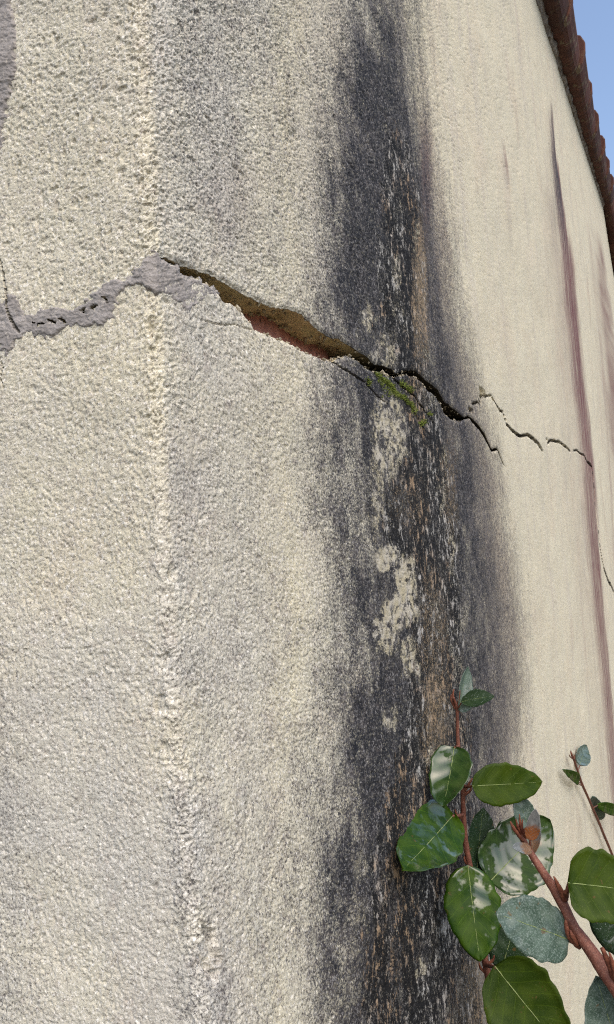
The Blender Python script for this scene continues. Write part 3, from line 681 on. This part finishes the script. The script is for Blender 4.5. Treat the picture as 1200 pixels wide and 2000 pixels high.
# ------------------------------------------------------------------ moss in the crack
def build_moss():
    spots = []
    def line(pts, n, spread):
        pts = np.array(pts, float)
        for _ in range(n):
            t = random.random() * (len(pts) - 1); k = int(t); p = pts[k] + (pts[k + 1] - pts[k]) * (t - k)
            spots.append((p[0] + random.gauss(0, spread), p[1] + random.gauss(0, spread)))
    line([(738,732),(752,742),(765,752)], 70, 1.6); line([(765,752),(775,768),(790,776),(803,788),(811,806)], 170, 2.0)
    line([(785,748),(797,756),(806,764)], 60, 1.5); line([(718,742),(723,752)], 22, 1.5); line([(820,828),(834,824)], 40, 2.2); line([(838,806),(842,812)], 16, 1.4)
    line([(740,740),(760,765),(772,776)], 40, 4)
    V, Fs = [], []
    for x, y in spots:
        w, z = wz(x, y); P, n = base_point(np.array(w), np.array(z)); h = broad(np.array([w]), np.array([z]))[0]
        P = P + n * (h - 0.0006)
        for _ in range(5):
            dr = n + np.array([random.gauss(0, .5), random.gauss(0, .5), random.gauss(0.45, .45)]); dr /= np.linalg.norm(dr)
            s = np.cross(dr, [random.gauss(0, 1), random.gauss(0, 1), random.gauss(0, 1)]); s /= np.linalg.norm(s); s2 = np.cross(dr, s)
            ln = random.uniform(0.0014, 0.0034); r = random.uniform(0.0003, 0.0006); q = P + np.array([random.gauss(0, .0012) for _ in range(3)])
            b = len(V); V += [q + s * r, q - s * r * 0.5 + s2 * r * 0.87, q - s * r * 0.5 - s2 * r * 0.87, q + dr * ln * 0.55 + s * r * 1.2, q + dr * ln]
            Fs += [(b, b + 1, b + 3), (b + 1, b + 2, b + 3), (b + 2, b, b + 3), (b, b + 3, b + 4), (b + 1, b + 3, b + 4), (b + 2, b + 3, b + 4)]
    o = link('moss', mesh_py('moss', V, Fs), 'moss')
    tag(o, 'bright green moss tufts growing in the crack on the black stain', 'moss', kind='stuff')
build_moss()

# ------------------------------------------------------------------ evergreen shoots
def tube_mesh(name, pts, rad, sides=9, lump=0.0):
    pts = [np.array(p, float) for p in pts]
    # smooth the path
    P, Rr = [], []
    for k in range(len(pts) - 1):
        p0 = pts[max(k - 1, 0)]; p1 = pts[k]; p2 = pts[k + 1]; p3 = pts[min(k + 2, len(pts) - 1)]
        for s in range(6):
            t = s / 6
            P.append(0.5 * ((2 * p1) + (p2 - p0) * t + (2 * p0 - 5 * p1 + 4 * p2 - p3) * t * t + (3 * p1 - p0 - 3 * p2 + p3) * t ** 3)); Rr.append(rad[k] + (rad[k + 1] - rad[k]) * t)
    P.append(pts[-1]); Rr.append(rad[-1])
    V, Fs = [], []
    for k, p in enumerate(P):
        d = P[min(k + 1, len(P) - 1)] - P[max(k - 1, 0)]; d = d / (np.linalg.norm(d) + 1e-9)
        s = np.cross(d, [0.3, -0.9, 0.2]); s /= np.linalg.norm(s); s2 = np.cross(d, s)
        for a in range(sides):
            r = Rr[k] * (1 + random.uniform(-lump, lump)); V.append(p + r * (math.cos(2 * math.pi * a / sides) * s + math.sin(2 * math.pi * a / sides) * s2))
    n = len(P)
    for k in range(n - 1):
        for a in range(sides): Fs.append((k * sides + a, k * sides + (a + 1) % sides, (k + 1) * sides + (a + 1) % sides, (k + 1) * sides + a))
    Fs.append(tuple(range(sides - 1, -1, -1))); Fs.append(tuple((n - 1) * sides + a for a in range(sides)))
    return mesh_py(name, V, Fs, True)

def leaf(parent, base, tip, wpx, d, dt=0.0, roll=0.0, mat='leaf_wet', cup=0.10, bend=0.08, wav=0.05, fat=0.0, stem_pt=None, rib=True, side=1):
    """base, tip in photograph pixels; d depth of the base, dt depth change to the tip; roll turns the blade about its midrib"""
    b = at(*base, d); e = at(*tip, d + dt); ax = e - b; ln = np.linalg.norm(ax); ax = ax / ln
    view = O - (b + e) / 2; view /= np.linalg.norm(view)
    sd = np.cross(view, ax); sd /= np.linalg.norm(sd); nrm = np.cross(ax, sd)
    if nrm.dot(view) < 0: nrm = -nrm
    c, s_ = math.cos(roll), math.sin(roll); sd, nrm = sd * c + nrm * s_, nrm * c - sd * s_
    wd = wpx * d / FPX / max(0.45, abs(c))
    nu, nv = 30, 15; twist = random.uniform(-0.5, 0.5); curl = random.uniform(-0.15, 0.15); ph = [random.uniform(0, 6.28) for _ in range(4)]
    V, UV = [], []
    for i in range(nu + 1):
        u = i / nu
        prof = (math.sin(math.pi * u ** (0.86 - fat * 0.2))) ** (0.62 - fat * 0.12) if 0 < u < 1 else 0.0
        pL = prof * (1 + 0.05 * math.sin(7 * u + ph[0]) + 0.022 * math.sin(25 * u + ph[1]) + 0.02 * math.sin(52 * u + ph[2]))
        pR = prof * (1 + 0.05 * math.sin(6 * u + ph[1]) + 0.03 * math.sin(29 * u + ph[3]) + 0.018 * math.sin(43 * u + ph[0]))
        k9 = 1 - 0.3 * max(0, u - 0.88) / 0.12; pL = max(pL, 0.012) * k9; pR = max(pR, 0.012) * k9; tw = twist * (u - 0.5)
        for j in range(nv + 1):
            v = j / nv * 2 - 1; prof = pL if v < 0 else pR
            y = v * prof * wd * 0.5
            hgt = cup * wd * (abs(v) ** 1.5) * prof + bend * ln * (1 - (2 * u - 1) ** 2) * -0.6
            hgt += wav * wd * abs(v) ** 2 * 0.6 * math.sin(9 * u + ph[2] + (1.7 if v > 0 else 0)) + 0.012 * wd * math.sin(26 * u - 5 * abs(v) + ph[3]) * (1 - abs(v) * 0.4)
            hgt += y * math.sin(tw) - curl * wd * max(0, abs(v) - 0.72) ** 2 * 4
            V.append(b + ax * (u * ln) + sd * y + nrm * hgt); UV.append((j / nv, u))
    me = mesh_np('leaf', np.array(V), grid_faces(nu + 1, nv + 1))
    uvl = me.uv_layers.new(name='UVMap'); idx = np.empty(len(me.loops), np.int32); me.loops.foreach_get('vertex_index', idx)
    uvl.data.foreach_set('uv', np.array(UV, np.float32)[idx].ravel())
    o = link('leaf', me, mat, parent)
    md = o.modifiers.new('thickness', 'SOLIDIFY'); md.thickness = 0.00045; md.offset = 0
    if rib:
        mid = [np.array(V[i * (nv + 1) + nv // 2]) * 0.5 + np.array(V[i * (nv + 1) + nv // 2 + 1]) * 0.5 + nrm * 0.0002 * (1 if nrm.dot(view) > 0 else -1) for i in range(0, nu - 1, 3)]
        rr = [wd * 0.009 * (1 - 0.75 * k / len(mid)) for k in range(len(mid))]
        link('midrib', tube_mesh('midrib', mid, rr, 5), 'rib', o)
    if stem_pt is not None:
        p0 = np.array(stem_pt); p1 = b; pm = (p0 + p1) / 2 + np.array([0, 0, -0.001])
        link('petiole', tube_mesh('petiole', [p0, pm, p1 + ax * ln * 0.02], [wd * 0.03 + 0.0006, wd * 0.022 + 0.0005, wd * 0.02 + 0.0004], 7), 'bark', o)
    return o
def bud(parent, pts, rad, mat='bud'):
    return link('bud', tube_mesh('bud', pts, [q * 0.72 for q in rad], 7, 0.14), mat, parent)

def px_r(r, d): return r * d / FPX

def shoot_one():
    d = 0.845
    path = [(886,1362,d-.005),(893,1388,d),(895,1450,d),(904,1530,d),(905,1580,d),(909,1640,d),(918,1692,d),(931,1770,d),(947,1870,d),(960,1940,d),(972,2010,d-.005),(1000,2150,d-.02)]
    pts = [at(x, y, q) for x, y, q in path]; rad = [px_r(r, d) for r in (2.0,3.2,3.8,4.6,5,5.6,6,6.2,7,7.2,7.6,8)]
    pts.append(np.array([pts[-1][0] + 0.02, pts[-1][1] - 0.02, -0.06])); rad.append(px_r(13, d))
    r = empty('evergreen_shoot', (pts[-1][0], pts[-1][1], 0)); tag(r, 'leafy evergreen shoot with thin upright stem against the black stain', 'plant shoot', 'evergreen shoots in front of the wall')
    link('stem', tube_mesh('stem', pts, rad, 9, 0.06), 'bark', r)
    P = lambda x, y, q=d: at(x, y, q)
    leaf(r, (897,1390), (914,1302), 27, d, 0.02, 0.7, 'leaf_grey', 0.35, 0.05, stem_pt=P(893,1390), fat=-.5)
    leaf(r, (901,1371), (966,1360), 31, d-.012, -0.01, -0.35, 'leaf_dark', 0.12, -0.10, stem_pt=P(893,1385), fat=-.3)
    leaf(r, (898,1388), (925,1374), 16, d-.004, 0.0, 0.2, 'leaf_grey', 0.1, 0.05, rib=False, fat=.2)
    leaf(r, (888,1458), (866,1577), 76, d-.005, -0.06, 0.25, 'leaf_gloss', 0.10, 0.06, stem_pt=P(897,1455), fat=.6)
    leaf(r, (922,1535), (1060,1527), 78, d-.02, 0.02, 0.1, 'leaf_dry', 0.06, -0.05, stem_pt=P(906,1535), fat=.5)
    leaf(r, (886,1592), (786,1700), 104, d-.02, -0.145, 0.1, 'leaf_wet', 0.07, 0.05, stem_pt=P(906,1590), fat=.7)
    leaf(r, (932,1706), (944,1577), 52, d+.01, 0.03, 0.5, 'leaf_dark', 0.15, 0.04, stem_pt=P(919,1695), fat=.2)
    leaf(r, (914,1690), (938,1878), 104, d-.03, -0.05, -0.15, 'leaf_wet', 0.09, 0.05, stem_pt=P(917,1688), fat=.5)
    leaf(r, (957,1722), (1074,1602), 132, d+.0, 0.03, 0.1, 'leaf_gloss', 0.06, 0.04, stem_pt=P(922,1712), fat=.8)
    leaf(r, (1038,1632), (1011,1549), 42, d-.01, 0.01, 0.4, 'leaf_grey', 0.1, 0.03, fat=.1)
    leaf(r, (980,1893), (1008,1795), 78, d-.005, 0.03, -0.3, 'leaf_dark', 0.1, 0.03, stem_pt=P(950,1880), fat=.4)
    leaf(r, (966,1886), (1112,2066), 138, d-.04, -0.05, 0.15, 'leaf_dry', 0.07, -0.04, stem_pt=P(950,1884), fat=.6)
    bud(r, [P(891,1380), P(885,1362), P(887,1346)], [px_r(3, d), px_r(3.6, d), px_r(1.2, d)])
    bud(r, [P(893,1378), P(897,1362), P(899,1348)], [px_r(2.4, d), px_r(2.6, d), px_r(.9, d)])
    bud(r, [P(889,1385), P(881,1366), P(882,1356)], [px_r(2, d), px_r(2.4, d), px_r(.9, d)])
    for a, b_, c in (((907,1545),(916,1532),(923,1520)), ((905,1600),(893,1592),(889,1580)), ((907,1552),(918,1545),(921,1538)), ((950,1885),(962,1876),(966,1866)), ((955,1905),(940,1892),(936,1880)), ((918,1692),(909,1682),(907,1672))):
        bud(r, [P(*a), P(*b_), P(*c)], [px_r(4.5, d), px_r(3.8, d), px_r(1.5, d)])
shoot_one()

def shoot_two():
    path = [(1012,1612,.60),(1022,1640,.60),(1036,1665,.60),(1060,1702,.595),(1095,1756,.59),(1120,1808,.58),(1150,1850,.57),(1182,1897,.56),(1215,1945,.55),(1262,2030,.54),(1320,2160,.54)]
    pts = [at(*p) for p in path]; rad = [px_r(r, .58) for r in (4.5,6.5,7.2,8,11,10,12,14.5,15.5,16,17)]
    pts.append(np.array([pts[-1][0] + 0.06, pts[-1][1] + 0.02, -0.06])); rad.append(px_r(26, .58))
    r = empty('evergreen_shoot', (pts[-1][0], pts[-1][1], 0)); tag(r, 'thick reddish brown shoot leaning in from the lower right with silvery bud tip', 'plant shoot', 'evergreen shoots in front of the wall')
    link('stem', tube_mesh('stem', pts, rad, 11, 0.05), 'bark', r)
    d = .59; P = lambda x, y, q=.59: at(x, y, q)
    leaf(r, (1109,1724), (1268,1742), 132, .575, -0.01, 0.0, 'leaf_dry', 0.05, -0.05, stem_pt=P(1106,1752,.588), fat=.9)
    leaf(r, (1292,1850), (1150,1782), 118, .60, 0.02, 0.0, 'leaf_dark', 0.06, -0.04, fat=.7)
    leaf(r, (1112,1836), (968,1784), 108, .575, -0.01, 0.25, 'leaf_grey', 0.05, -0.04, stem_pt=P(1122,1838,.578), fat=.8)
    leaf(r, (1212,2060), (1164,1906), 96, .56, 0.01, 0.2, 'leaf_grey', 0.08, 0.04, fat=.7)
    leaf(r, (1038,1660), (1001,1654), 21, .592, -0.006, 0.5, 'leaf_silver', 0.25, 0.1, fat=.4, rib=False)
    leaf(r, (1035,1640), (1046,1580), 27, .592, -0.003, 0.3, 'leaf_rust', 0.3, 0.05, fat=.4, rib=False, stem_pt=P(1037,1662,.60))
    leaf(r, (1040,1668), (1053,1600), 20, .605, 0.004, -0.2, 'leaf_silver', 0.2, 0.05, fat=.3, rib=False)
    for dx, dy, tx, ty in ((0,0,-9,-34), (4,2,0,-36), (-3,4,-12,-26), (2,-4,-4,-40), (6,4,6,-26)):
        bud(r, [P(1020+dx,1634+dy,.60), P(1016+dx+tx*.4,1634+dy+ty*.5,.597), P(1017+dx+tx,1634+dy+ty,.596)], [px_r(4, d), px_r(4, d), px_r(1.4, d)])
    bud(r, [P(1022,1642,.597), P(1004,1618,.593), P(997,1604,.592)], [px_r(4.5, d), px_r(5.5, d), px_r(1.5, d)])
    bud(r, [P(1104,1758,.586), P(1092,1732,.583), P(1082,1712,.582)], [px_r(9, d), px_r(7, d), px_r(1.8, d)])
    bud(r, [P(1098,1745,.586), P(1106,1742,.580), P(1110,1735,.578)], [px_r(6, d), px_r(6, d), px_r(2, d)])
    bud(r, [P(1132,1850,.577), P(1114,1832,.573), P(1107,1812,.572), P(1106,1797,.572)], [px_r(7, d), px_r(8, d), px_r(6.5, d), px_r(3, d)])
    bud(r, [P(1128,1845,.575), P(1118,1828,.570), P(1114,1816,.570)], [px_r(6, d), px_r(6, d), px_r(2, d)])
    bud(r, [P(1205,1920,.553), P(1190,1882,.550), P(1176,1852,.550)], [px_r(11, d), px_r(8, d), px_r(5, d)])
    bud(r, [P(1204,1915,.549), P(1198,1884,.546), P(1190,1860,.546)], [px_r(8, d), px_r(6, d), px_r(2, d)])
shoot_two()

def shoot_three():
    d = 1.85
    def g(x, y, k=0.945):
        q = ray(x, y); return k * (C - O).dot(N) / q.dot(N)
    path = [(1116,1470,g(1116,1470)),(1122,1486,g(1122,1486)),(1130,1510,g(1130,1510)),(1137,1531,g(1137,1531)),(1150,1560,g(1150,1560)),(1161,1586,g(1161,1586)),(1170,1606,g(1170,1606)),(1180,1631,g(1180,1631)),(1193,1662,g(1193,1662)),(1212,1712,g(1212,1712)),(1240,1790,g(1240,1790))]
    pts = [at(*p) for p in path]; rad = [px_r(r, d) for r in (1.6,1.9,2.1,2.5,2.4,2.6,2.8,2.9,3,3.2,3.4)]
    pts.append(np.array([pts[-1][0] + 0.05, pts[-1][1], -0.05])); rad.append(px_r(5, d))
    r = empty('evergreen_shoot', (pts[-1][0], pts[-1][1], 0)); tag(r, 'small distant twig with few leaves near the purple streak at the right edge', 'plant shoot', 'evergreen shoots in front of the wall')
    link('stem', tube_mesh('stem', pts, rad, 8, 0.05), 'bark', r)
    P = lambda x, y: at(x, y, g(x, y))
    leaf(r, (1133,1495), (1146,1457), 28, g(1133,1495), g(1146,1457,.93) - g(1133,1495), 0.4, 'leaf_grey', 0.15, 0.05, stem_pt=P(1129,1504), fat=.6)
    leaf(r, (1131,1527), (1099,1503), 19, g(1131,1527), g(1099,1503,.95) - g(1131,1527), 0.3, 'leaf_wet', 0.12, -0.06, stem_pt=P(1136,1530), fat=.3)
    leaf(r, (1174,1601), (1157,1556), 27, g(1174,1601,.965), g(1157,1556,.97) - g(1174,1601,.965), 0.2, 'leaf_grey', 0.1, 0.04, fat=.5)
    leaf(r, (1167,1572), (1218,1590), 24, g(1167,1572,.93), g(1218,1590,.80) - g(1167,1572,.93), -0.1, 'leaf_wet', 0.08, -0.05, stem_pt=P(1160,1577), fat=.4)
    for a, b_, c in (((1120,1482),(1116,1474),(1115,1466)), ((1121,1484),(1122,1478),(1121,1472)), ((1119,1482),(1114,1478),(1112,1474)), ((1138,1534),(1134,1533),(1131,1530))):
        bud(r, [P(*a), P(*b_), P(*c)], [px_r(1.8, d), px_r(1.6, d), px_r(.8, d)])
shoot_three()
